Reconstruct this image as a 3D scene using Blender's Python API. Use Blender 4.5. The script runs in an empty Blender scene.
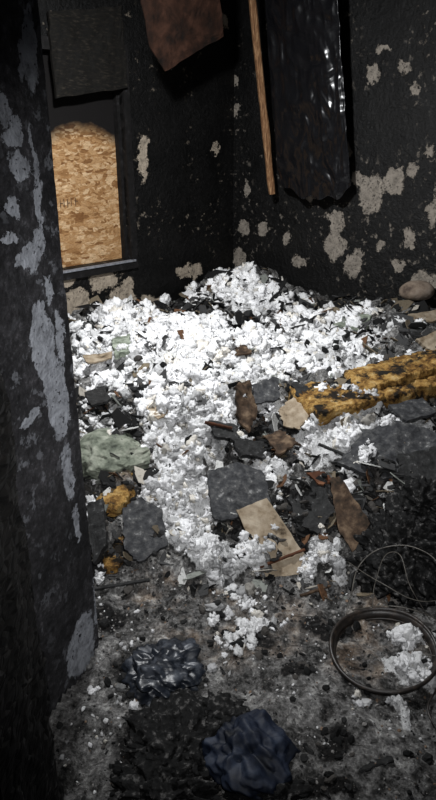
import bpy, bmesh, math, random
import numpy as np
from mathutils import Vector, Matrix
random.seed(4); rng=np.random.default_rng(7)
scene=bpy.context.scene
try:
    scene.view_settings.view_transform='Standard'
except Exception: pass

# ---------------- camera ----------------
CAMZ=1.65; PITCH=math.radians(23); F=630.0
cd=bpy.data.cameras.new('camera'); cam=bpy.data.objects.new('camera',cd); scene.collection.objects.link(cam)
cam.location=(0,0,CAMZ); cam.rotation_euler=(math.radians(90)-PITCH,0,0)
cd.sensor_fit='VERTICAL'; cd.sensor_height=36; cd.lens=F/800*36; cd.clip_start=0.02
scene.camera=cam
cp,sp=math.cos(PITCH),math.sin(PITCH)
def ray(u,v):
    x=(u-218)/F; y=-(v-400)/F
    return Vector((x, cp+y*sp, -sp+y*cp))
O=Vector((0,0,CAMZ))

# ---------------- numpy noise ----------------
_perm=rng.permutation(256); _perm=np.concatenate([_perm,_perm,_perm]); _val=rng.random(256)
def vnoise(p):
    p=np.asarray(p,float); i=np.floor(p).astype(int); f=p-i; f=f*f*(3-2*f); i&=255
    def h(a,b,c): return _val[_perm[_perm[_perm[a&255]+(b&255)]+(c&255)]]
    x,y,z=i[:,0],i[:,1],i[:,2]; fx,fy,fz=f[:,0],f[:,1],f[:,2]
    def L(a,b,t): return a+(b-a)*t
    return L(L(L(h(x,y,z),h(x+1,y,z),fx),L(h(x,y+1,z),h(x+1,y+1,z),fx),fy),
             L(L(h(x,y,z+1),h(x+1,y,z+1),fx),L(h(x,y+1,z+1),h(x+1,y+1,z+1),fx),fy),fz)
def fbm(p,o=4,g=.5):
    p=np.asarray(p,float); s=0;a=1;t=0
    for k in range(o):
        s=s+a*vnoise(p*2**k+17.3*k); t+=a; a*=g
    return s/t
def ridged(p,o=3,g=.5):
    p=np.asarray(p,float); s=0;a=1;t=0
    for k in range(o):
        s=s+a*(1-np.abs(2*vnoise(p*2**k+31.7*k)-1)); t+=a;a*=g
    return s/t
def crease(p,k=16,seed=1,freq=1.0,spread=1.0):
    """sum of folded half-planes: gives flat facets meeting in sharp creases"""
    r=np.random.default_rng(seed); s=0
    for i in range(k):
        n=r.normal(size=3); n/=np.linalg.norm(n); c=r.uniform(-.8,.8)*spread; f=freq*(1+i*.35)
        d=(p@n-c)*f; tri=np.abs(((d)%2)-1)   # triangle wave
        s=s+(tri-.5)/(1+i*.35)
    return s
def sstep(a,b,x):
    t=np.clip((x-a)/(b-a),0,1); return t*t*(3-2*t)

# ---------------- terrain ----------------
def base_h(x,y):
    x=np.asarray(x,float); y=np.asarray(y,float)
    t=np.clip((y-1.95-.05*np.sin(x*5))/1.05,0,1)
    h=.40*(1-(1-t)**2)
    h=h+.16*np.exp(-(((x-.2)/.32)**2+((y-4.95)/.5)**2))
    h=h+.05*np.exp(-(((x+.25)/.4)**2+((y-3.9)/.35)**2))
    h=h+.10*sstep(.6,1.3,x)*sstep(2.7,3.6,y)
    h=h-.10*np.exp(-(((x-.27)/.17)**2+((y-2.62)/.15)**2))
    h=h-.07*np.exp(-(((x+.62)/.14)**2+((y-2.3)/.25)**2))
    h=h+.06*np.exp(-(((x-.0)/.3)**2+((y-2.80)/.2)**2))
    h=h-.05*np.exp(-(((x+.62)/.25)**2+((y-3.05)/.18)**2))
    return h
def det_h(x,y):
    p=np.stack([x,y,np.zeros_like(x)],1)
    k=sstep(1.8,2.4,y)
    return (fbm(p*3.1,2)-.5)*(.03+.15*k)+(fbm(p*9+5,2)-.5)*(.045+.12*k)+(fbm(p*27+9,2)-.5)*(.032+.045*k)
def H(x,y):
    x=np.atleast_1d(np.asarray(x,float)); y=np.atleast_1d(np.asarray(y,float))
    return np.maximum(base_h(x,y)+det_h(x,y)+.02,.004)
def hit(u,v):
    d=ray(u,v); t=1.0
    while t<8:
        p=O+d*t
        if p.z<=float(base_h(p.x,p.y))+.02: break
        t+=.01
    return O+d*t
def gp(u,v,z): d=ray(u,v); return O+d*((z-CAMZ)/d.z)
def zone(u,v,ru,rv):
    c=hit(u,v); a=hit(u,v+rv); b=hit(u,v-rv)
    dep=(c-O).dot(Vector((0,cp,-sp)))
    return (c.x,(a.y+b.y)/2, ru*dep/F, max(.04,abs(b.y-a.y)/2))
WH=[zone(*q) for q in [(165,350,90,26,),(310,352,66,22),(195,385,72,22),(195,425,52,28),(178,478,38,42),(205,552,52,20),
   (345,432,42,28),(252,298,45,18),(275,482,24,16),(414,674,24,16),(428,560,22,20),(325,556,18,16),(330,332,44,12),(120,345,44,16),(405,420,20,12),(360,470,20,10),(155,520,18,20),(130,322,30,8),(395,716,10,6),(414,640,18,7)]]
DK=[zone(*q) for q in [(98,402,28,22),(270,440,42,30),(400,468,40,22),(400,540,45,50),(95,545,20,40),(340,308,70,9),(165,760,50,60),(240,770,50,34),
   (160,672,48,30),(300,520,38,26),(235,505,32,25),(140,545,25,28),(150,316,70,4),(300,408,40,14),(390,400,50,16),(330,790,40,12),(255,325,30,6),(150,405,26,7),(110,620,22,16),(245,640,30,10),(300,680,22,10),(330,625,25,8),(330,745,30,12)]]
TN=[zone(*q) for q in [(270,430,40,30),(160,395,40,16),(120,470,30,40),(240,630,90,40),(350,500,40,30),(330,340,50,16),(180,600,60,20),(370,640,60,60)]]
def zmask(Z,x,y):
    p=np.stack([x,y,np.zeros_like(x)],1)
    wx=(fbm(p*7+3,4,.6)-.5)*.36; wy=(fbm(p*7+40,4,.6)-.5)*.5
    k=np.clip((y-1.2)/1.4,.35,1); wx=wx*k; wy=wy*k
    m=np.zeros_like(x)
    for cx,cy,rx,ry in Z:
        m=np.maximum(m,1.25-np.sqrt(((x+wx-cx)/rx)**2+((y+wy-cy)/ry)**2))
    m=np.clip(m,0,1)
    if Z is WH: m=m*np.where((y<1.95)&(x<.40),sstep(1.82,1.97,y),1)
    return m

C=Vector((.13,5.6)); r2=math.sqrt(.5)
def inside(x,y,m=0):
    n1=(r2,-r2); n2=(-r2,-r2)
    return (((x-C.x)*n1[0]+(y-C.y)*n1[1])>-m)&(((x-C.x)*n2[0]+(y-C.y)*n2[1])>-m)
def freefloor(x,y,m=.0):
    jl=np.where(y<1.68,-.58+(y-1.17)*.34,-9.)
    jl=np.where(y<1.0,-.365,jl)
    return x>jl+m

def new_mesh(name,V,Fc,mat=None,smooth=False,col=None,parent=None,attrs=None):
    me=bpy.data.meshes.new(name); V=np.asarray(V,np.float32); Fc=np.asarray(Fc,np.int32); k=Fc.shape[1]
    me.vertices.add(len(V)); me.vertices.foreach_set('co',V.ravel())
    me.loops.add(Fc.size); me.loops.foreach_set('vertex_index',Fc.ravel())
    me.polygons.add(len(Fc)); me.polygons.foreach_set('loop_start',np.arange(0,Fc.size,k,dtype=np.int32))
    try: me.polygons.foreach_set('loop_total',np.full(len(Fc),k,dtype=np.int32))
    except Exception: pass
    me.polygons.foreach_set('use_smooth',np.full(len(Fc),smooth))
    me.update(calc_edges=True)
    if col is not None:
        a=me.color_attributes.new('Col','FLOAT_COLOR','POINT'); c=np.ones((len(V),4),np.float32); c[:,:3]=col
        a.data.foreach_set('color',c.ravel())
    ob=bpy.data.objects.new(name,me); scene.collection.objects.link(ob)
    if mat: me.materials.append(mat)
    if parent: ob.parent=parent
    return ob

# ---------------- node helpers ----------------
class NT:
    def __init__(s,name):
        s.m=bpy.data.materials.new(name); s.m.use_nodes=True; s.t=s.m.node_tree; s.b=s.t.nodes['Principled BSDF']
        s.b.inputs['Roughness'].default_value=.85
        s.b.inputs['Specular IOR Level'].default_value=.25
    def n(s,ty,**k):
        x=s.t.nodes.new(ty)
        for a,b in k.items(): setattr(x,a,b)
        return x
    def set(s,sock,v):
        if isinstance(v,bpy.types.NodeSocket): s.t.links.new(v,sock)
        else: sock.default_value=v
    def obj(s): return s.n('ShaderNodeTexCoord').outputs['Object']
    def noise(s,vec,sc,det=4,ro=.55,out='Fac'):
        x=s.n('ShaderNodeTexNoise'); s.set(x.inputs['Vector'],vec); x.inputs['Scale'].default_value=sc
        x.inputs['Detail'].default_value=det; x.inputs['Roughness'].default_value=ro; return x.outputs[out]
    def voro(s,vec,sc,feat='F1',out='Distance'):
        x=s.n('ShaderNodeTexVoronoi',feature=feat); s.set(x.inputs['Vector'],vec); x.inputs['Scale'].default_value=sc; return x.outputs[out]
    def math(s,op,a,b=0.,c=0.):
        x=s.n('ShaderNodeMath',operation=op); s.set(x.inputs[0],a); s.set(x.inputs[1],b); s.set(x.inputs[2],c); return x.outputs[0]
    def vm(s,op,a,b=(0,0,0)):
        x=s.n('ShaderNodeVectorMath',operation=op); s.set(x.inputs[0],a); s.set(x.inputs[1],b)
        return x.outputs['Value'] if op=='LENGTH' else x.outputs[0]
    def rng(s,v,a,b,c=0.,d=1.):
        x=s.n('ShaderNodeMapRange'); s.set(x.inputs[0],v)
        for i,q in enumerate((a,b,c,d)): x.inputs[i+1].default_value=q
        return x.outputs[0]
    def ramp(s,f,stops):
        x=s.n('ShaderNodeValToRGB'); s.set(x.inputs[0],f); e=x.color_ramp.elements
        while len(e)<len(stops): e.new(.5)
        for q,(p,c) in zip(e,stops): q.position=p; q.color=(*c,1)
        return x.outputs[0]
    def mix(s,f,a,b):
        x=s.n('ShaderNodeMix',data_type='RGBA'); s.set(x.inputs[0],f)
        s.set(x.inputs[6],a if isinstance(a,bpy.types.NodeSocket) else (*a,1)); s.set(x.inputs[7],b if isinstance(b,bpy.types.NodeSocket) else (*b,1)); return x.outputs[2]
    def mul(s,a,b):
        x=s.n('ShaderNodeMix',data_type='RGBA',blend_type='MULTIPLY'); x.inputs[0].default_value=1; s.set(x.inputs[6],a); s.set(x.inputs[7],b); return x.outputs[2]
    def bump(s,h,st=.5,d=.01):
        x=s.n('ShaderNodeBump'); x.inputs['Strength'].default_value=st; x.inputs['Distance'].default_value=d; s.set(x.inputs['Height'],h)
        s.t.links.new(x.outputs[0],s.b.inputs['Normal'])
    def color(s,c): s.set(s.b.inputs['Base Color'],c if isinstance(c,bpy.types.NodeSocket) else (*c,1)); return s.m

def simple(name,stops,sc=20,rough=.85,spec=.25,bump=.5,bd=.006,det=6,stretch=None):
    n=NT(name); v=n.obj()
    if stretch: v=n.vm('MULTIPLY',v,stretch)
    f=n.noise(v,sc,det,.65); n.b.inputs['Roughness'].default_value=rough; n.b.inputs['Specular IOR Level'].default_value=spec
    n.bump(f,bump,bd); return n.color(n.ramp(f,stops))

def wall_mat(name,blobs,base,patch,rand=.0,dots=32,specks=(.60,.64),warp=.11,hi=3.,big=(.50,.60),holes=(.34,.42),rough=.5):
    n=NT(name); P=n.obj()
    w=n.vm('SUBTRACT',n.noise(P,14,6,.72,'Color'),(.5,.5,.5)); w2=n.vm('SUBTRACT',n.noise(P,5,2,.5,'Color'),(.5,.5,.5))
    w3=n.vm('SUBTRACT',n.noise(P,45,4,.7,'Color'),(.5,.5,.5))
    W=n.vm('ADD',P,n.vm('MULTIPLY',w,(warp*1.6,)*3)); W=n.vm('ADD',W,n.vm('MULTIPLY',w2,(warp,)*3)); W=n.vm('ADD',W,n.vm('MULTIPLY',w3,(.035,)*3))
    d=None
    for (s_,z_,rs,rz) in blobs:
        q=n.vm('LENGTH',n.vm('MULTIPLY',n.vm('SUBTRACT',W,(s_,0,z_)),(1/rs,0,1/rz)))
        d=q if d is None else n.math('MINIMUM',d,q)
    m=n.rng(d,1.03,.97) if d is not None else 0.
    rn=n.rng(n.noise(P,20,7,.65),specks[0],specks[1])
    rn2=n.rng(n.noise(P,2.6,2),big[0],big[1])
    rr=n.math('MULTIPLY',n.math('MULTIPLY',rn,rn2),rand)
    m=n.math('MAXIMUM',m,rr)
    dot=n.rng(n.voro(W,dots),.20,.26); dn=n.rng(n.noise(P,7,2),.47,.5)
    dot=n.math('MAXIMUM',dot,dn)
    dot2=n.rng(n.noise(P,60,5,.75),holes[0],holes[1]); m=n.math('MULTIPLY',m,n.math('MULTIPLY',dot,dot2))
    bc=n.ramp(n.noise(P,34,9,.8),[(.38,tuple(c*.3 for c in base)),(.55,base),(.72,tuple(min(1,c*hi) for c in base))])
    bc=n.mul(bc,n.ramp(n.noise(P,3.2,4,.6),[(.35,(.35,.35,.35)),(.65,(1.5,1.45,1.4))]))
    pc=n.ramp(n.noise(P,20,6,.7),[(.32,tuple(c*.45 for c in patch)),(.5,patch),(.72,tuple(c*1.4 for c in patch))])
    n.color(n.mix(m,bc,pc)); n.set(n.b.inputs['Roughness'],n.rng(m,0,1,rough,.9))
    n.bump(n.math('ADD',n.math('MULTIPLY',m,-.6),n.math('ADD',n.noise(P,40,6,.7),n.math('MULTIPLY',n.noise(P,12,3,.6),.8))),.9,.011)
    return n.m

# ---------------- walls ----------------
def frameM(o,d):
    X=Vector((d[0],d[1],0)).normalized(); Z=Vector((0,0,1)); Y=Z.cross(X)
    M=Matrix((X,Y,Z)).transposed().to_4x4(); M.translation=Vector((o[0],o[1],0)); return M
def boxes(name,bl,M,mat,parent=None,sub=0,amp=0,ns=20,bevel=0):
    bm=bmesh.new()
    for (x0,x1,y0,y1,z0,z1) in bl:
        r=bmesh.ops.create_cube(bm,size=1)
        for v in r['verts']: v.co=Vector((x0+(v.co.x+.5)*(x1-x0),y0+(v.co.y+.5)*(y1-y0),z0+(v.co.z+.5)*(z1-z0)))
    if sub:
        for _ in range(12):
            es=[e for e in bm.edges if e.calc_length()>sub]
            if not es: break
            bmesh.ops.subdivide_edges(bm,edges=es,cuts=1,use_grid_fill=True)
        bm.normal_update()
        co=np.array([v.co[:] for v in bm.verts]); dn=(fbm(co*ns,4,.6)-.5)*2*amp
        for v,q in zip(bm.verts,dn): v.co+=v.normal*q
    if bevel: bmesh.ops.bevel(bm,geom=bm.edges[:],offset=bevel,segments=2,affect='EDGES')
    me=bpy.data.meshes.new(name); bm.to_mesh(me); bm.free(); ob=bpy.data.objects.new(name,me); scene.collection.objects.link(ob)
    if parent: ob.parent=parent
    else: ob.matrix_world=M
    me.materials.append(mat); return ob
def plane_hit(u,v,M,off=0):
    d=ray(u,v); Mi=M.inverted(); o=Mi@O; dd=Mi.to_3x3()@d
    t=(off-o.y)/dd.y; return o+dd*t, O+d*t
def blobs(lst,M):
    out=[]
    for (u,v,ru,rv) in lst:
        c,_=plane_hit(u,v,M); a,_=plane_hit(u+ru,v,M); b,_=plane_hit(u,v+rv,M)
        out.append((c.x,c.z,abs(a.x-c.x),abs(b.z-c.z)))
    return out
M1=frameM(C,(-r2,-r2)); M2=frameM(C,(r2,-r2))
B1=blobs([(104,281,15,11),(78,302,13,15),(96,318,12,12),(122,302,14,16),(128,283,8,6),(66,280,7,8),(186,270,9,6),(196,271,6,8),(143,160,5,22),(146,140,6,6),(175,35,7,12),(150,305,10,8),(222,20,5,10),(80,322,9,8),(108,305,5,5),(215,150,3,5),(135,320,12,6)],M1)
B2=blobs([(371,195,13,20),(394,180,12,12),(360,180,8,8),(337,222,9,12),(410,240,6,9),(434,212,7,18),(355,264,8,14),(334,246,12,14),(412,170,5,7),(372,75,6,8),(404,68,7,8),(415,90,4,8),
   (240,262,6,16),(236,110,5,6),(243,228,5,8),(247,190,3,8),(234,80,6,4),(310,190,14,8),(385,48,8,4),(430,150,5,6),(300,262,8,6),(345,150,5,9),(425,282,16,9),(398,262,8,6),(378,245,5,5),(262,230,4,6),(286,240,4,8)],M2)
mw1=wall_mat('scorched_plaster_a',B1,(.0048,.0048,.0048),(.38,.32,.25),.35,specks=(.585,.63),hi=4)
mw2=wall_mat('scorched_plaster_b',B2,(.0048,.0048,.0048),(.25,.22,.185),.5,specks=(.57,.62),big=(.44,.56),hi=4)
ws,we,wz0,wz1=1.12,1.86,.77,2.12
HH=2.62
boxes('wall_left',[(-.12,ws,-.14,0,0,HH),(we,3.3,-.14,0,0,HH),(ws,we,-.14,0,0,wz0),(ws,we,-.14,0,wz1,HH)],M1,mw1)
boxes('wall_back',[(0,3.3,0,.14,0,HH)],M2,mw2)
# window
W=bpy.data.objects.new('window_1',None); scene.collection.objects.link(W); W.matrix_world=M1
n=NT('osb'); P=n.obj(); fl=None
cols=[]
for k,(ang,sc) in enumerate([(0.5,1),(2.0,1.2),(1.2,.9)]):
    mp=n.n('ShaderNodeMapping'); n.set(mp.inputs[0],P); mp.inputs['Rotation'].default_value=(0,ang,0); mp.inputs['Scale'].default_value=(13*sc,1,46*sc)
    x=n.voro(n.vm('ADD',mp.outputs[0],n.vm('MULTIPLY',n.noise(P,12,2,.5,'Color'),(1.2,1.2,1.2))),1,out='Color')
    sep=n.n('ShaderNodeSeparateColor'); n.set(sep.inputs[0],x); cols.append(sep.outputs[0])
sel=n.noise(P,12,2); f=n.mix(n.rng(sel,.45,.5),cols[0],cols[1]); f=n.mix(n.rng(n.noise(P,16,2),.5,.54),f,cols[2])
fine=n.noise(n.vm('MULTIPLY',P,(1,1,3)),60,5,.7)
c=n.ramp(f,[(0,(.22,.10,.035)),(.3,(.42,.23,.095)),(.65,(.54,.335,.165)),(1,(.74,.53,.32))])
c=n.mul(c,n.ramp(fine,[(.3,(.5,.45,.4)),(.6,(1,1,1))]))
sx=n.n('ShaderNodeSeparateXYZ'); n.set(sx.inputs[0],P)
dx=n.math('SUBTRACT',sx.outputs[0],1.42); arch=n.math('MULTIPLY',n.math('MULTIPLY',dx,dx),1.1)
e=n.math('ADD',n.math('ADD',sx.outputs[2],arch),n.math('MULTIPLY',n.noise(P,5,4,.5),.10))
c=n.mix(n.rng(e,1.68,1.78),c,(.006,.005,.005))
n.bump(fine,.3,.003); mosb=n.color(c)
mfr=simple('charred_frame',[(.3,(.003,.003,.003)),(.6,(.010,.009,.009)),(.8,(.05,.05,.055))],25,.7)
msill=simple('sooty_sill',[(.3,(.12,.12,.13)),(.6,(.26,.27,.30))],30,.5)
mstamp=simple('stamp_ink',[(.4,(.06,.035,.02)),(.6,(.18,.10,.05))],90)
boxes('osb_panel',[(ws,we,-.09,-.075,wz0,wz1)],None,mosb,W)
boxes('frame',[(ws-.055,ws,-.14,.02,wz0-.05,wz1+.05),(we,we+.055,-.14,.02,wz0-.05,wz1+.05),(ws-.055,we+.055,-.14,.02,wz1,wz1+.07),(ws,ws+.025,-.075,-.03,wz0,wz1)],None,mfr,W,.03,.004)
boxes('sill',[(ws-.03,we+.03,-.07,.03,wz0-.018,wz0-.004)],None,msill,W,.02,.002)
boxes('sill_apron',[(ws-.055,we+.055,-.0,.022,wz0-.07,wz0-.02)],None,mfr,W,.03,.003)
st=[]
for i in range(9):
    x=1.76-.03*i-random.random()*.006; zz=1.20+random.random()*.01
    st.append((x-.003,x+.003,-.0755,-.0735,zz-.028,zz+.028))
    if i%2==0: st.append((x-.02,x,-.0755,-.0735,zz-.004,zz+.004))
boxes('stamp_mark',st,None,mstamp,W)

# jamb partition wall
jo=Vector((-.58,1.17)); jd=Vector((.17,.50)).normalized(); MJ=frameM(jo,jd)
BJ=blobs([(31,50,7,40),(20,165,9,14),(6,110,8,20),(12,210,6,12),(36,190,3,60),(30,258,14,14),(8,240,10,6),(43,345,12,38),(57,400,11,44),(50,290,4,18),(68,470,6,32),(82,645,14,30),(94,672,9,20),(95,600,3,30),(12,140,9,8),(40,240,6,16),(60,340,4,30),(30,420,8,8),(22,60,4,20),(40,310,6,10),(18,130,4,14),(78,520,3,20)],MJ)
mj=wall_mat('peeling_paint',BJ,(.040,.040,.045),(.34,.355,.39),.3,46,(.56,.59),.055,4.2,(.44,.56),(.34,.40),.75)
boxes('wall_partition',[(0,.53,0,1.5,0,HH)],MJ,mj,None,.02,.004,14)
mchar=NT('alligator_char'); P=mchar.obj(); vv=mchar.voro(mchar.vm('MULTIPLY',P,(1,1,2.0)),24,'DISTANCE_TO_EDGE')
mchar.bump(mchar.math('MINIMUM',vv,.25),1,.02); mchar.b.inputs['Roughness'].default_value=.6
mchar=mchar.color(mchar.ramp(mchar.noise(P,30,6,.7),[(.4,(.002,.002,.002)),(.7,(.010,.009,.008))]))
boxes('trim_1',[(-1.0,-.365,.72,1.0,0,HH)],Matrix.Identity(4),mchar,None,.02,.012,22)
# floor & ceiling
mfl=simple('floor_soot',[(.3,(.01,.01,.01)),(.7,(.06,.055,.05))],15)
bm=bmesh.new(); vs=[bm.verts.new(p) for p in [(-2.3,-.6,0),(2.6,-.6,0),(2.6,3.2,0),(.13,5.6,0),(-2.3,3.2,0)]]; f=bm.faces.new(vs)
r=bmesh.ops.extrude_face_region(bm,geom=[f]); [setattr(v,'co',v.co-Vector((0,0,.1))) for v in r['geom'] if isinstance(v,bmesh.types.BMVert)]
bmesh.ops.recalc_face_normals(bm,faces=bm.faces)
me=bpy.data.meshes.new('floor'); bm.to_mesh(me); ob=bpy.data.objects.new('floor',me); scene.collection.objects.link(ob); me.materials.append(mfl)
me2=me.copy(); me2.materials.clear(); me2.materials.append(mfr); ob=bpy.data.objects.new('ceiling',me2); ob.location.z=HH+.1; scene.collection.objects.link(ob); bm.free()

# ---------------- debris terrain ----------------
step=.0095; xs=np.arange(-1.9,2.1,step); ys=np.arange(.5,5.65,step); X,Y=np.meshgrid(xs,ys); X=X.ravel();Y=Y.ravel()
Wm=zmask(WH,X,Y); Dm=zmask(DK,X,Y); Tm=zmask(TN,X,Y)
p3=np.stack([X,Y,X*0],1)
Wf=sstep(.2,.55,Wm)
Z=H(X,Y)+Wf*(.018+(fbm(p3*30,3,.7)-.5)*.08)
Z=np.maximum(Z,.004)
nx=len(xs); ny=len(ys); I=np.arange(nx*ny).reshape(ny,nx)
Fq=np.stack([I[:-1,:-1].ravel(),I[:-1,1:].ravel(),I[1:,1:].ravel(),I[1:,:-1].ravel()],1)
ok=inside(X,Y,-.01)&freefloor(X,Y,.0)
Fq=Fq[ok[Fq].all(1)]
used=np.zeros(len(X),bool); used[Fq.ravel()]=True; remap=np.cumsum(used)-1; Fq=remap[Fq]
n=NT('ash_debris'); P=n.obj(); at=n.n('ShaderNodeVertexColor',layer_name='Col'); sep=n.n('ShaderNodeSeparateColor'); n.set(sep.inputs[0],at.outputs[0])
n1=n.noise(P,26,8,.7); n2=n.noise(P,70,7,.75); n3=n.noise(P,8,5,.6)
ash=n.ramp(n.math('ADD',n.math('MULTIPLY',n1,.36),n.math('ADD',n.math('MULTIPLY',n2,.34),n.math('MULTIPLY',n3,.30))),[(.41,(.012,.012,.012)),(.46,(.065,.063,.060)),(.52,(.21,.205,.20)),(.59,(.54,.53,.51))])
warm=n.ramp(n1,[(.38,(.02,.014,.010)),(.5,(.16,.12,.09)),(.63,(.42,.35,.28))])
c=n.mix(n.math('MULTIPLY',n.rng(sep.outputs[2],.1,.6),n.rng(n3,.45,.6)),ash,warm)
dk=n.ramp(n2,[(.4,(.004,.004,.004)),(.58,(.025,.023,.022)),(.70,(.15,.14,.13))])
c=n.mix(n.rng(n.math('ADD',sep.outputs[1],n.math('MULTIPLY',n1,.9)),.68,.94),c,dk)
wt=n.ramp(n2,[(.34,(.16,.16,.16)),(.43,(.70,.70,.70)),(.58,(.94,.94,.94))])
c=n.mix(n.rng(n.math('ADD',sep.outputs[0],n.math('MULTIPLY',n.math('ADD',n1,n3),.9)),1.08,1.20),c,wt)
n.bump(n.math('ADD',n1,n2),1,.02); mterr=n.color(c); n.b.inputs['Roughness'].default_value=.95
new_mesh('debris_pile',np.stack([X,Y,Z],1)[used],Fq,mterr,True,np.stack([Wm,Dm,Tm],1)[used])

# ---------------- scatter ----------------
def ico(sub):
    bm=bmesh.new(); bmesh.ops.create_icosphere(bm,subdivisions=sub,radius=1); bm.verts.ensure_lookup_table()
    V=np.array([v.co[:] for v in bm.verts]); Fc=np.array([[v.index for v in f.verts] for f in bm.faces]); bm.free(); return V,Fc
def templates(k,sub,amp,sc):
    V,Fc=ico(sub); out=[]
    for i in range(k): out.append(V*(1+amp*(fbm(V*sc+i*13.7,3)-.5)*2)[:,None])
    return out,Fc
def chip_templates(k):
    out=[];Fc=None
    for i in range(k):
        m=6; a=np.sort(rng.random(m)*.6+np.arange(m))*2*np.pi/m; r=.6+.6*rng.random(m)
        top=np.stack([np.cos(a)*r,np.sin(a)*r,.5+.5*(rng.random(m)-.5)],1); bot=top-np.array([0,0,1.]); 
        out.append(np.concatenate([top,bot,[[0,0,.7]],[[0,0,-.3]]]))
    F_=[]
    for j in range(6):
        q=(j+1)%6; F_+= [[j,q,12],[6+q,6+j,13],[j,6+j,6+q],[j,6+q,q]]
    return out,np.array(F_)
def scatter(name,N,dens,smin,smax,flat,tmpl,colf,mat,smooth,tilt=.5,lift=.2,box=(-1.7,1.9,1.0,5.6),bias=2.0,extra=0):
    T,Fc=tmpl; T=np.array(T)
    x=rng.uniform(box[0],box[1],N*10); y=rng.uniform(box[2],box[3],N*10)
    pr=dens(x,y)*inside(x,y,-.06)*(np.abs(x)<.46*y+.35)*freefloor(x,y,.03)
    k=rng.random(len(x))<pr; x=x[k][:N]; y=y[k][:N]; n_=len(x)
    z=H(x,y)+extra*sstep(.2,.55,zmask(WH,x,y)); s=smin+(smax-smin)*rng.random(n_)**bias; s=s*np.clip(.35+.22*y,.5,1.3)
    S=np.stack([s*rng.uniform(.7,1.5,n_),s*rng.uniform(.6,1.1,n_),s*flat*rng.uniform(.6,1.3,n_)],1)
    a=rng.random(n_)*2*np.pi; tx=(rng.random(n_)-.5)*2*tilt; ty=(rng.random(n_)-.5)*2*tilt
    def R(ax,t):
        M=np.zeros((len(t),3,3)); c,s_=np.cos(t),np.sin(t); i,j=[(1,2),(0,2),(0,1)][ax]
        M[:,ax,ax]=1; M[:,i,i]=c; M[:,j,j]=c; M[:,i,j]=-s_; M[:,j,i]=s_; return M
    Rm=R(0,tx)@R(1,ty)@R(2,a)
    ti=rng.integers(0,len(T),n_); V=T[ti]*S[:,None,:]
    V=np.einsum('nij,nkj->nki',Rm,V); V+=np.stack([x,y,z+lift*S[:,2]],1)[:,None,:]
    nv=T.shape[1]; FF=(Fc[None]+ (np.arange(n_)*nv)[:,None,None]).reshape(-1,3)
    col=np.repeat(colf(n_,x,y),nv,axis=0)
    print(name,n_)
    return new_mesh(name,V.reshape(-1,3),FF,mat,smooth,col)
def vcol_mat(name,sc=60,rough=.9,bump=.6,lo=.45):
    n=NT(name); P=n.obj(); at=n.n('ShaderNodeVertexColor',layer_name='Col'); f=n.noise(P,sc,6,.7)
    n.bump(f,bump,.006); n.b.inputs['Roughness'].default_value=rough
    return n.color(n.mul(at.outputs[0],n.ramp(f,[(.32,(lo,lo,lo)),(.5,(1,1,1))])))
mwhite=vcol_mat('cellulose_insulation',110,.95,1.0,.68); mrub=vcol_mat('rubble',80)
def pal(cs,ws_,dust_depth=False):
    cs=np.array(cs); ws_=np.array(ws_)/sum(ws_)
    def f(n_,x,y):
        c=cs[rng.choice(len(cs),n_,p=ws_)]*rng.uniform(.8,1.1,(n_,1))
        if dust_depth:
            p=np.stack([x,y,x*0],1); d=sstep(.52,.70,fbm(p*11+70,4,.6)); far=sstep(2.4,3.6,y)
            c=c*(1-d*(.55-.35*far))[:,None]*(.86+.14*far)[:,None]  # ash dust by noise; whole colour also lightens toward the back
        return np.clip(c,0,.95)
    return f
def wd(x,y):
    m=zmask(WH,x,y); p=np.stack([x,y,x*0],1); return np.clip((m-.27+2.2*(fbm(p*9,4,.65)-.5))*2.5,0.008,1)*np.where(y<1.5,.5,1)
def wd2(x,y): return np.clip(wd(x,y)-.05,0,1)
tr=templates(12,2,.6,1.5); tc=chip_templates(16)
scatter('blown_insulation',9500,wd2,.008,.031,.85,templates(18,3,1.15,2.4),pal([(.93,.93,.94),(.84,.84,.84),(.78,.74,.67),(.55,.55,.55)],[6,3,.8,.5],True),mwhite,True,.8,.35,(-1.6,1.9,1.4,5.5),1.7,.018)
scatter('blown_insulation',16000,wd,.0025,.012,.85,templates(16,2,1.1,2.4),pal([(.92,.92,.93),(.8,.8,.8),(.5,.5,.5),(.72,.68,.6),(.14,.14,.14)],[7,3,1.2,1,.4],True),mwhite,True,.8,.8,(-1.6,1.9,1.2,5.5),2,.028)
dd=lambda x,y: np.clip(.06+.9*zmask(DK,x,y)-.7*zmask(WH,x,y),0.022,1)*np.where(y<2,.6,1)
scatter('charcoal_chunks',11000,dd,.003,.024,.6,tr,pal([(.006,.006,.006),(.02,.02,.02),(.06,.055,.05)],[5,3,2]),mrub,False,.8,.5,(-1.7,1.9,1.0,5.6),2.4,.03)
scatter('burnt_board_scraps',5500,lambda x,y: np.clip(.14+.5*zmask(TN,x,y)+.6*zmask(DK,x,y)-.3*zmask(WH,x,y),0.05,1)*(y>1.9),.008,.062,.08,tc,pal([(.008,.008,.008),(.05,.05,.05),(.16,.13,.09),(.12,.06,.03),(.4,.37,.32),(.2,.21,.19),(.6,.6,.58)],[7,5,2,1.2,1.2,1.2,1.2]),mrub,False,1.0,1.3,(-1.7,1.9,1.0,5.6),2.6,.035)
scatter('ash_rubble',14000,lambda x,y: np.where(y<2.3,.9,.3),.0015,.009,.5,tr,pal([(.02,.02,.02),(.10,.095,.09),(.24,.23,.22),(.66,.66,.66),(.20,.14,.10)],[4,5,3.5,1.0,1]),mrub,False,.8,.2,(-.9,1.6,1.0,3.6),3.2)

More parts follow.
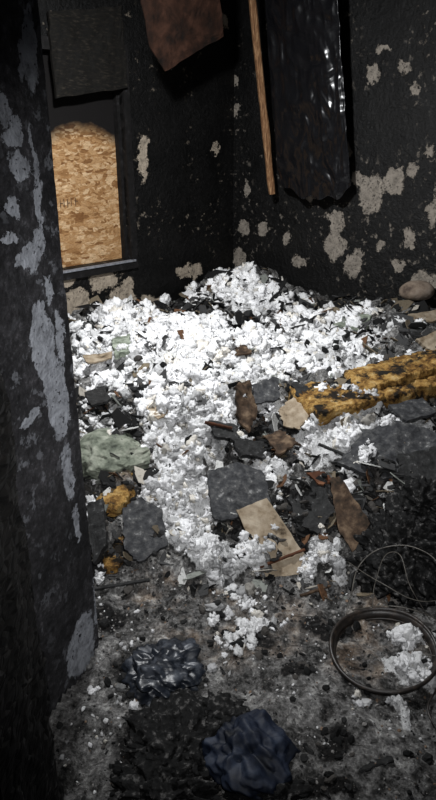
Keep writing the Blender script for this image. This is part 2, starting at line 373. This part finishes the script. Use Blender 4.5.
# ---------------- slabs & boards ----------------
def board(name,pts,thick,mat,lifts=0,jit=.006,nseg=8,parent=None,warp=.012):
    W3=[]
    for i,(u,v) in enumerate(pts):
        p=hit(u,v); p.z+= .025+(lifts if not isinstance(lifts,(list,tuple)) else lifts[i]); W3.append(p)
    return slab(name,W3,thick,mat,jit,nseg,parent,warp)
def slab(name,W3,thick,mat,jit=.006,nseg=8,parent=None,warp=.012):
    ring=[];clean=[]; m=len(W3); c=sum(W3,Vector())/m
    A=np.array([p[:] for p in W3])-np.array(c[:]); nn=Vector(np.linalg.svd(A)[2][2])
    if nn.dot(O-c)<0: nn=-nn
    W3=[p-nn*(p-c).dot(nn)*.85 for p in W3]
    for i in range(m):
        a,b=W3[i],W3[(i+1)%m]
        for k in range(nseg):
            q=a.lerp(b,k/nseg); clean.append(q); j=Vector((random.uniform(-jit,jit),random.uniform(-jit,jit),random.uniform(-jit,jit)*.5))
            ring.append(q+j-nn*j.dot(nn))
    bm=bmesh.new(); R=len(ring); L=12; top=[]
    def disp(p):
        q=np.array([[p.x,p.y,p.z]])*9; return nn*(float((fbm(q,3)-.5)[0])*2*warp+float((fbm(q*4,2)-.5)[0])*.006)
    for l in range(L):
        f=1-l/L; src=ring if l==0 else clean
        top.append([bm.verts.new(c+(q-c)*f+disp(c+(q-c)*f)) for q in src])
    ct=bm.verts.new(c+disp(c)); bot=[bm.verts.new(v.co-nn*thick) for v in top[0]]; cb=bm.verts.new(c-nn*thick)
    for l in range(L-1):
        for i in range(R): bm.faces.new([top[l][i],top[l][(i+1)%R],top[l+1][(i+1)%R],top[l+1][i]])
    for i in range(R):
        j=(i+1)%R
        bm.faces.new([top[-1][i],top[-1][j],ct]); bm.faces.new([top[0][j],top[0][i],bot[i],bot[j]]); bm.faces.new([bot[j],bot[i],cb])
    bmesh.ops.recalc_face_normals(bm,faces=bm.faces)
    me=bpy.data.meshes.new(name); bm.to_mesh(me); bm.free(); me.materials.append(mat)
    ob=bpy.data.objects.new(name,me); scene.collection.objects.link(ob)
    if parent: ob.parent=parent
    return ob
mdk=simple('charred_drywall',[(.3,(.010,.010,.011)),(.48,(.036,.037,.040)),(.60,(.07,.07,.07)),(.72,(.28,.28,.28))],34,.8,.25,.9,.008,8)
mdk2=simple('charred_black_board',[(.35,(.004,.004,.004)),(.6,(.020,.020,.020)),(.72,(.15,.15,.15))],40,.7,.3,.9,.008,8)
mtan=simple('singed_beige_board',[(.3,(.05,.035,.022)),(.42,(.22,.17,.115)),(.7,(.40,.34,.26))],18,.8,.2,.4,.004,8)
mbrn=simple('scorched_brown_board',[(.34,(.008,.006,.004)),(.5,(.055,.034,.021)),(.7,(.18,.125,.08))],20,det=8)
mred=simple('scorched_redwood',[(.3,(.02,.008,.004)),(.55,(.08,.03,.014)),(.75,(.22,.10,.05))],14)
board('charred_drywall_piece',[(206,484),(236,477),(264,488),(270,516),(222,530),(212,526)],.018,mdk,[.04,.05,.05,.03,.02,.02])
board('charred_drywall_piece',[(122,522),(140,508),(162,520),(168,556),(140,574),(126,560)],.02,mdk,.03)
board('charred_drywall_piece',[(336,478),(362,446),(400,436),(442,450),(444,492),(380,496)],.02,mdk,.05,.012,warp=.03)
board('charred_drywall_piece',[(288,506),(322,498),(334,520),(318,544),(296,536)],.02,mdk2,.03)
board('charred_drywall_piece',[(395,472),(440,462),(445,500),(400,505)],.02,mdk2,.06)
board('charred_drywall_piece',[(88,520),(104,512),(108,560),(94,578)],.02,mdk2,.05)
board('charred_drywall_piece',[(386,420),(420,412),(436,426),(404,436)],.015,mdk,.05)
board('charred_drywall_piece',[(150,392),(176,384),(190,394),(168,402)],.012,mdk2,.03)
board('charred_drywall_piece',[(84,404),(104,398),(112,410),(92,418)],.012,mdk2,.04)
board('beige_board',[(236,528),(266,517),(304,566),(298,582),(266,584)],.012,mtan,[.06,.07,.03,.01,.01],.004,warp=.006)
board('brown_board',[(328,500),(338,498),(368,538),(352,562),(336,540)],.012,mbrn,[.08,.08,.05,.02,.04],.004)
board('brown_board',[(278,426),(292,414),(310,430),(298,446),(284,442)],.01,mtan,.06,.008)
board('brown_board',[(262,450),(280,444),(298,458),(278,470)],.01,mbrn,.05,.01)
board('charred_leather_scrap',[(236,408),(250,402),(256,428),(248,444),(238,430)],.012,mbrn,[.10,.09,.04,.03,.06],.01,warp=.03)
board('charred_leather_scrap',[(248,400),(276,396),(280,412),(256,418)],.012,mdk,[.06,.07,.05,.04],.01)
board('charred_leather_scrap',[(208,436),(236,442),(240,456),(216,452)],.012,mdk2,.06,.01)
board('charred_leather_scrap',[(232,452),(262,460),(266,474),(240,472)],.012,mdk2,.06,.01)
board('charred_leather_scrap',[(290,398),(306,404),(312,420),(296,414)],.012,mdk2,.07,.01)
board('redwood_scrap',[(306,486),(322,484),(334,494),(318,498)],.012,mred,.04)
board('beige_board',[(222,358),(246,358),(252,366),(226,366)],.01,mbrn,.05)
board('cardboard_scrap',[(146,420),(160,414),(172,424),(158,432)],.006,mtan,.04)
board('cardboard_scrap',[(84,366),(112,362),(112,368),(88,374)],.008,mtan,.04)
mgreen=simple('singed_green_fiberglass',[(.3,(.06,.07,.05)),(.5,(.20,.225,.18)),(.7,(.40,.43,.36))],22,.95,.1,1,.012)
board('fiberglass_scrap',[(112,352),(130,348),(133,364),(116,368)],.03,mgreen,.06,.012,warp=.03)
board('fiberglass_scrap',[(332,336),(350,325),(370,328),(362,340)],.02,mgreen,.06,.018,warp=.04)
def stick(name,a,b,w,t,mat,parent=None):
    a=Vector(a);b=Vector(b);d=(b-a); L=d.length; bm=bmesh.new(); N=14; d.normalize()
    s=d.cross(Vector((0,0,1))); s=s.normalized() if s.length>.1 else Vector((1,0,0)); up=s.cross(d)
    prev=None
    for i in range(N+1):
        c=a+d*L*i/N+s*random.uniform(-.12,.12)*w; ww=w*random.uniform(.8,1.1)/2; tt=t/2*random.uniform(.85,1.1)
        r=[bm.verts.new(c+s*ww*x+up*tt*y) for x,y in ((-1,-.6),(-.6,-1),(.6,-1),(1,-.6),(1,.6),(.6,1),(-.6,1),(-1,.6))]
        if prev:
            for k in range(8): bm.faces.new([prev[k],prev[(k+1)%8],r[(k+1)%8],r[k]])
        else: bm.faces.new(r[::-1])
        prev=r
    bm.faces.new(prev); me=bpy.data.meshes.new(name); bm.to_mesh(me); bm.free(); me.materials.append(mat)
    ob=bpy.data.objects.new(name,me); scene.collection.objects.link(ob)
    if parent: ob.parent=parent
    return ob
def on(u,v,l=.03): p=hit(u,v); return p+Vector((0,0,l))
stick('wood_lath',on(258,578,.05),on(304,562,.06),.012,.01,mred)
stick('wood_lath',on(205,440,.09),on(232,446,.09),.012,.012,mred)
stick('wood_lath',on(90,596,.03),on(150,586,.03),.015,.01,mdk2)
stick('wood_lath',on(350,776,.015),on(392,764,.02),.02,.01,mdk2)
stick('wood_lath',on(300,600,.02),on(330,590,.02),.012,.01,mbrn)
stick('wood_lath',on(376,486,.08),on(420,496,.08),.02,.012,mdk2)
stick('wood_lath',on(318,456,.06),on(350,470,.06),.014,.012,mdk2)

# ---------------- lumpy soft objects ----------------
def lump(name,c,rad,mat,amp=.35,sc=2.2,sub=5,rot=0,seed=0,flat=.4,fine=.06,warp=.6,parent=None,fold=None,cr=None):
    V,Fc=ico(sub); w=np.stack([vnoise(V*1.7+seed+k*9) for k in range(3)],1)-.5
    q=V+w*warp
    if fold is not None: q=q*np.array(fold)
    if cr: r=1+cr*crease(q,18,seed,sc)+fine*(ridged(q*6+seed,2)-.5)
    else: r=1+amp*(ridged(q*sc+seed,3,.5)-.6)*1.6+fine*(ridged(q*sc*5+seed,2)-.5)
    V=V*r[:,None]; V[:,2]=np.where(V[:,2]<-flat,-flat+(V[:,2]+flat)*.15,V[:,2]); V=V*np.array(rad)
    ca,sa=math.cos(rot),math.sin(rot); V=V@np.array([[ca,sa,0],[-sa,ca,0],[0,0,1]])
    V+=np.array(c); return new_mesh(name,V,Fc,mat,True,parent=parent)
mnavy=simple('sooty_navy_denim',[(.3,(.002,.003,.005)),(.5,(.006,.010,.022)),(.72,(.03,.04,.065))],14,.6,.3,.4,.003,8)
mgrybag=simple('sooty_grey_plastic',[(.3,(.003,.004,.006)),(.5,(.010,.013,.019)),(.72,(.09,.10,.12))],16,.36,.45,.4,.003,8)
mblk=simple('burnt_black_cloth',[(.35,(.003,.003,.003)),(.55,(.014,.014,.014)),(.68,(.14,.135,.13))],46,.8,.15,1,.01,9)
p=gp(164,672,.03); lump('crumpled_plastic_bag',p,(.13,.115,.06),mgrybag,sc=1.5,sub=6,rot=.5,seed=3,flat=.5,fine=.03,warp=.25,cr=.26)
p=gp(250,756,.03); lump('denim_cloth',p,(.12,.11,.07),mnavy,sc=1.25,sub=6,rot=-.2,seed=12,flat=.5,fine=.03,warp=.25,cr=.24)
p=gp(172,742,.01); lump('burnt_clothing_heap',p,(.125,.15,.06),mblk,sub=6,seed=23,flat=.4,fine=.15,warp=.5,sc=2.2,cr=.30)
p=gp(165,792,.01); lump('burnt_clothing_heap',p,(.13,.08,.05),mblk,sub=6,seed=29,flat=.4,fine=.15,warp=.5,sc=2.2,cr=.30)
p=gp(270,800,.01); lump('burnt_clothing_heap',p,(.09,.05,.04),mblk,sub=5,seed=39,flat=.4,fine=.15,warp=.5,sc=2.2,cr=.30)
p=gp(220,712,.0); lump('burnt_clothing_heap',p,(.09,.06,.03),mblk,sub=5,seed=49,flat=.4,fine=.15,warp=.5,sc=2.2,cr=.30)
p=hit(400,575); lump('charred_appliance_remains',(p.x+.03,p.y+.05,p.z+.05),(.17,.18,.14),mblk,sub=6,seed=51,flat=.6,fine=.25,warp=.6,sc=2.6,cr=.3)
p=hit(420,510); lump('burnt_clothing_heap',(p.x,p.y,p.z+.03),(.12,.13,.09),mblk,sub=6,seed=57,flat=.6,fine=.2,warp=.6,sc=2.4,cr=.3)
mpil=simple('sooty_pillow_fabric',[(.3,(.035,.04,.032)),(.48,(.15,.165,.13)),(.7,(.32,.33,.275))],16,.95,.1,.8,.008,8)
p=gp(112,455,.29); lump('scorched_pillow',p,(.175,.18,.10),mpil,.26,1.4,6,.2,61,.5,.10)
# yellow foam
n=NT('yellow_foam'); P=n.obj(); f=n.noise(P,18,9,.75); f2=n.noise(P,7,7,.7)
c=n.ramp(f,[(.36,(.018,.009,.004)),(.45,(.16,.08,.02)),(.55,(.38,.225,.065)),(.68,(.56,.42,.21))])
c=n.mix(n.rng(f2,.51,.57),c,(.012,.009,.006)); n.bump(f,1,.02); myel=n.color(c)
def foam(name,p0,p1,w,h,ribs,parent=None,seed=0,up=Vector((0,0,1)),am=.05):
    p0=Vector(p0);p1=Vector(p1); d=p1-p0; L=d.length; d.normalize(); s=Vector((-d.y,d.x,0)).normalized()
    nu,nv=180,90; V=[]
    for i in range(nu):
        a=i/(nu-1)
        for j in range(nv):
            b=2*math.pi*j/nv; e=.28; cx=math.copysign(abs(math.cos(b))**e,math.cos(b)); cz=math.copysign(abs(math.sin(b))**e,math.sin(b))
            taper=min(1,(a*(1-a)*30)**.4) if 0<a<1 else .02
            V.append(p0+d*L*a+s*cx*w/2*taper+up*cz*h/2*taper)
    V=np.array([v[:] for v in V]); A=np.repeat(np.arange(nu)/(nu-1),nv)
    rib=.012*np.abs(np.sin(A*ribs*np.pi)); c0=np.repeat(np.array([(p0+d*L*i/(nu-1))[:] for i in range(nu)]),nv,axis=0)
    nr=V-c0; nl=np.linalg.norm(nr,axis=1,keepdims=True)+1e-6; V=V+nr/nl*(rib+(fbm(V*7+seed,3)-.5)*am*1.4+crease(V*6,10,seed+2,1.2)*.008+(ridged(V*24+seed,3,.7)-.5)*.035)[:,None]
    Fc=[]
    for i in range(nu-1):
        for j in range(nv): Fc.append([i*nv+j,i*nv+(j+1)%nv,(i+1)*nv+(j+1)%nv,(i+1)*nv+j])
    return new_mesh(name,V,np.array(Fc),myel,True,parent=parent)
ff=bpy.data.objects.new('foam_mattress_remnant',None); scene.collection.objects.link(ff)
a=gp(300,408,.44); b=gp(445,374,.50)
foam('foam_core',a,b,.28,.085,9,ff,0,Vector((0,-.15,1)))
a2=gp(352,384,.51); b2=gp(445,357,.58)
foam('foam_top',a2,b2,.20,.045,8,ff,5)
foam('foam_scrap',gp(104,512,.22),gp(136,476,.26),.07,.03,3,None,9)
foam('foam_scrap',gp(112,572,.08),gp(120,522,.16),.05,.03,3,None,19)
mcush=simple('singed_cream_fabric',[(.3,(.07,.05,.04)),(.5,(.22,.17,.13)),(.7,(.36,.30,.25))],10,.9)
p=gp(417,291,.66); lump('singed_cushion',p,(.12,.09,.07),mcush,.05,1.0,5,.2,71,.7,.02)
def gslab(name,pts,zs,th,mat,jit=.006): return slab(name,[gp(u,v,z) for (u,v),z in zip(pts,zs)],th,mat,jit)
gslab('beige_board',[(408,314),(440,309),(444,320),(412,323)],[.60,.60,.57,.57],.015,mtan)
gslab('brown_board',[(418,336),(444,328),(446,358),(424,352)],[.62,.64,.52,.52],.02,mtan)
gslab('charred_plank',[(404,326),(420,318),(440,344),(436,352)],[.58,.60,.56,.53],.02,mdk2)
p=gp(252,300,.46); lump('plaster_heap',(p.x,p.y,.45),(.20,.17,.12),simple('fallen_plaster',[(.3,(.12,.11,.10)),(.45,(.50,.48,.44)),(.7,(.75,.73,.68))],40,.95,.1,1,.02),.6,3.0,6,0,81,.5,.25)

# ---------------- hanging items ----------------
mstud=simple('split_pine',[(.3,(.04,.016,.007)),(.5,(.22,.11,.05)),(.7,(.48,.30,.16))],18,.75,stretch=(6,6,.6))
_,a=plane_hit(250,-25,M2,-.30); _,b=plane_hit(272,194,M2,-.12)
a.z=min(a.z,HH)
stick('wall_stud',a,b,.045,.05,mstud)
n=NT('sooty_plastic_film'); P=n.obj()
x=n.n('ShaderNodeTexNoise',noise_type='RIDGED_MULTIFRACTAL'); n.set(x.inputs['Vector'],n.vm('MULTIPLY',P,(1.3,1.3,.55))); x.inputs['Scale'].default_value=6; x.inputs['Detail'].default_value=7
sc=n.rng(x.outputs['Fac'],1.1,1.7)
lo=n.rng(n.noise(P,5,4),.42,.62)
c=n.mix(n.math('MULTIPLY',n.math('MULTIPLY',sc,lo),.4),(.006,.006,.007),(.32,.32,.32)); n.b.inputs['Roughness'].default_value=.24; n.b.inputs['Specular IOR Level'].default_value=.5
mpl=n.color(c)
nu,nv=140,260; V=[];ST=[]
for j in range(nv):
    t=j/(nv-1)
    for i in range(nu):
        s=i/(nu-1)
        u0=262+18*t; u1=337+13*t; vb=183+15*min(1,s/.35)-12*max(0,(s-.8)/.2)**2+2*math.sin(s*25)
        u=u0+(u1-u0)*s; v=-22+(vb+22)*t
        bow=-.20-.01*math.sin(s*math.pi)
        _,w=plane_hit(u,v,M2,bow+.08*t); V.append(w[:]); ST.append((s*1.0,0,t*2.0))
V=np.array(V); ST=np.array(ST)
wv=np.stack([vnoise(ST*3+k*7) for k in range(3)],1)*.25
V+= np.array([-r2,-r2,0])[None]*(crease(ST+wv,22,5,1.9,1.6)*.014+(ridged(ST*np.array([8,1,3.]),2)-.5)*.015)[:,None]
I=np.arange(nu*nv).reshape(nv,nu); Fc=np.stack([I[:-1,:-1].ravel(),I[:-1,1:].ravel(),I[1:,1:].ravel(),I[1:,:-1].ravel()],1)
ps=new_mesh('plastic_sheet',V,Fc,mpl,True); so=ps.modifiers.new('s','SOLIDIFY'); so.thickness=.002
W3=[plane_hit(u,v,M1,o_)[1] for u,v,o_ in [(138,-25,.5),(218,-25,.5),(223,36,.42),(190,56,.42),(166,72,.40),(150,46,.42)]]
slab('hanging_plywood_sheet',W3,.012,simple('rusty_charred_plywood',[(.35,(.006,.004,.003)),(.52,(.034,.015,.009)),(.72,(.08,.036,.022))],9,.8,bump=.2,det=8),.006,warp=.006)
W3=[plane_hit(u,v,M1,.05)[1] for u,v in [(48,12),(122,6),(128,88),(56,98)]]
slab('charred_header_board',W3,.02,simple('sooty_brown_wood',[(.3,(.002,.002,.002)),(.55,(.007,.006,.0045)),(.72,(.04,.033,.025))],22,.8,stretch=(1,1,4),det=9),.012)

# ---------------- wheel rim + wires ----------------
mmet=simple('burnt_steel',[(.3,(.006,.005,.005)),(.55,(.022,.017,.014)),(.75,(.08,.055,.04))],40,.42,.5,.5,.003)
WR=bpy.data.objects.new('wheel_rim',None); scene.collection.objects.link(WR)
WR.location=(.558,1.625,.045); WR.rotation_euler=(math.radians(3),math.radians(-4),.2)
def lathe(name,prof,parent,mat,wob=.0,N=96):
    V=[];Fc=[];m=len(prof)
    for i in range(N):
        a=2*math.pi*i/N; w=1+wob*math.sin(2*a+.6)
        for r,z in prof: V.append((r*w*math.cos(a),r*w*math.sin(a),z+.004*math.sin(3*a)))
    for i in range(N):
        for j in range(m): Fc.append([i*m+j,((i+1)%N)*m+j,((i+1)%N)*m+(j+1)%m,i*m+(j+1)%m])
    return new_mesh(name,V,np.array(Fc),mat,True,parent=parent)
def circ(r,z,q,k=8): return [(r+q*math.cos(2*math.pi*i/k),z+q*math.sin(2*math.pi*i/k)) for i in range(k)]
lathe('outer_bead',circ(.176,.012,.0065),WR,mmet,.02)
lathe('inner_bead',circ(.160,-.018,.0055),WR,mmet,.02)
lathe('rim_band',[(.176,.012),(.165,-.002),(.160,-.018),(.157,-.017),(.162,.0),(.173,.013)],WR,mmet,.02)
def wire(name,pts,r,mat,parent=None):
    cu=bpy.data.curves.new(name,'CURVE'); cu.dimensions='3D'; cu.bevel_depth=r; cu.bevel_resolution=2
    s=cu.splines.new('BEZIER'); s.bezier_points.add(len(pts)-1)
    for b,p in zip(s.bezier_points,pts): b.co=p; b.handle_left_type=b.handle_right_type='AUTO'
    cu.materials.append(mat); ob=bpy.data.objects.new(name,cu); scene.collection.objects.link(ob)
    if parent: ob.parent=parent
    return ob
wg=bpy.data.objects.new('bent_wire_guard',None); scene.collection.objects.link(wg)
mwire=simple('heat_greyed_wire',[(.3,(.03,.026,.022)),(.6,(.11,.10,.085))],40,.4,.5)
wp=gp
wire('loop_1',[wp(338,640,.02),wp(350,600,.08),wp(362,562,.17),wp(392,546,.24),wp(425,552,.26),wp(448,575,.24)],.002,mwire,wg)
wire('loop_2',[wp(372,615,.04),wp(376,580,.14),wp(392,552,.24),wp(412,590,.2),wp(430,620,.08)],.0015,mwire,wg)
wire('loop_3',[wp(345,560,.10),wp(385,585,.2),wp(415,600,.18),wp(445,600,.16)],.0015,mwire,wg)
wire('loop_4',[wp(398,670,.02),wp(425,655,.05),wp(448,660,.05)],.0015,mwire,wg)
wire('loop_5',[wp(352,610,.03),wp(390,606,.12),wp(420,612,.12),wp(446,625,.06)],.0018,mwire,wg)
wire('loop_6',[wp(436,690,.02),wp(428,710,.02),wp(440,735,.01)],.003,mmet,wg)

# ---------------- lights ----------------
def look(ob,t): ob.rotation_euler=(Vector(t)-ob.location).to_track_quat('-Z','Y').to_euler()
l=bpy.data.lights.new('added_pile_light','AREA'); l.shape='DISK'; l.size=.2; l.energy=76; l.color=(.97,.985,1); ob=bpy.data.objects.new('added_pile_light',l); scene.collection.objects.link(ob); ob.location=(-.4,2.8,2.5); look(ob,(.1,3.7,.3))  # unseen overhead area lamp, added to brighten the white pile
l=bpy.data.lights.new('torch','SPOT'); l.energy=150; l.spot_size=math.radians(68); l.spot_blend=1; l.shadow_soft_size=.02; l.color=(.985,.99,1); ob=bpy.data.objects.new('torch',l); scene.collection.objects.link(ob); ob.location=(.15,.05,1.9); look(ob,(.0,2.6,.35))
w=bpy.data.worlds.new('world'); scene.world=w; w.use_nodes=True; w.node_tree.nodes['Background'].inputs[0].default_value=(.5,.6,.8,1); w.node_tree.nodes['Background'].inputs[1].default_value=.02
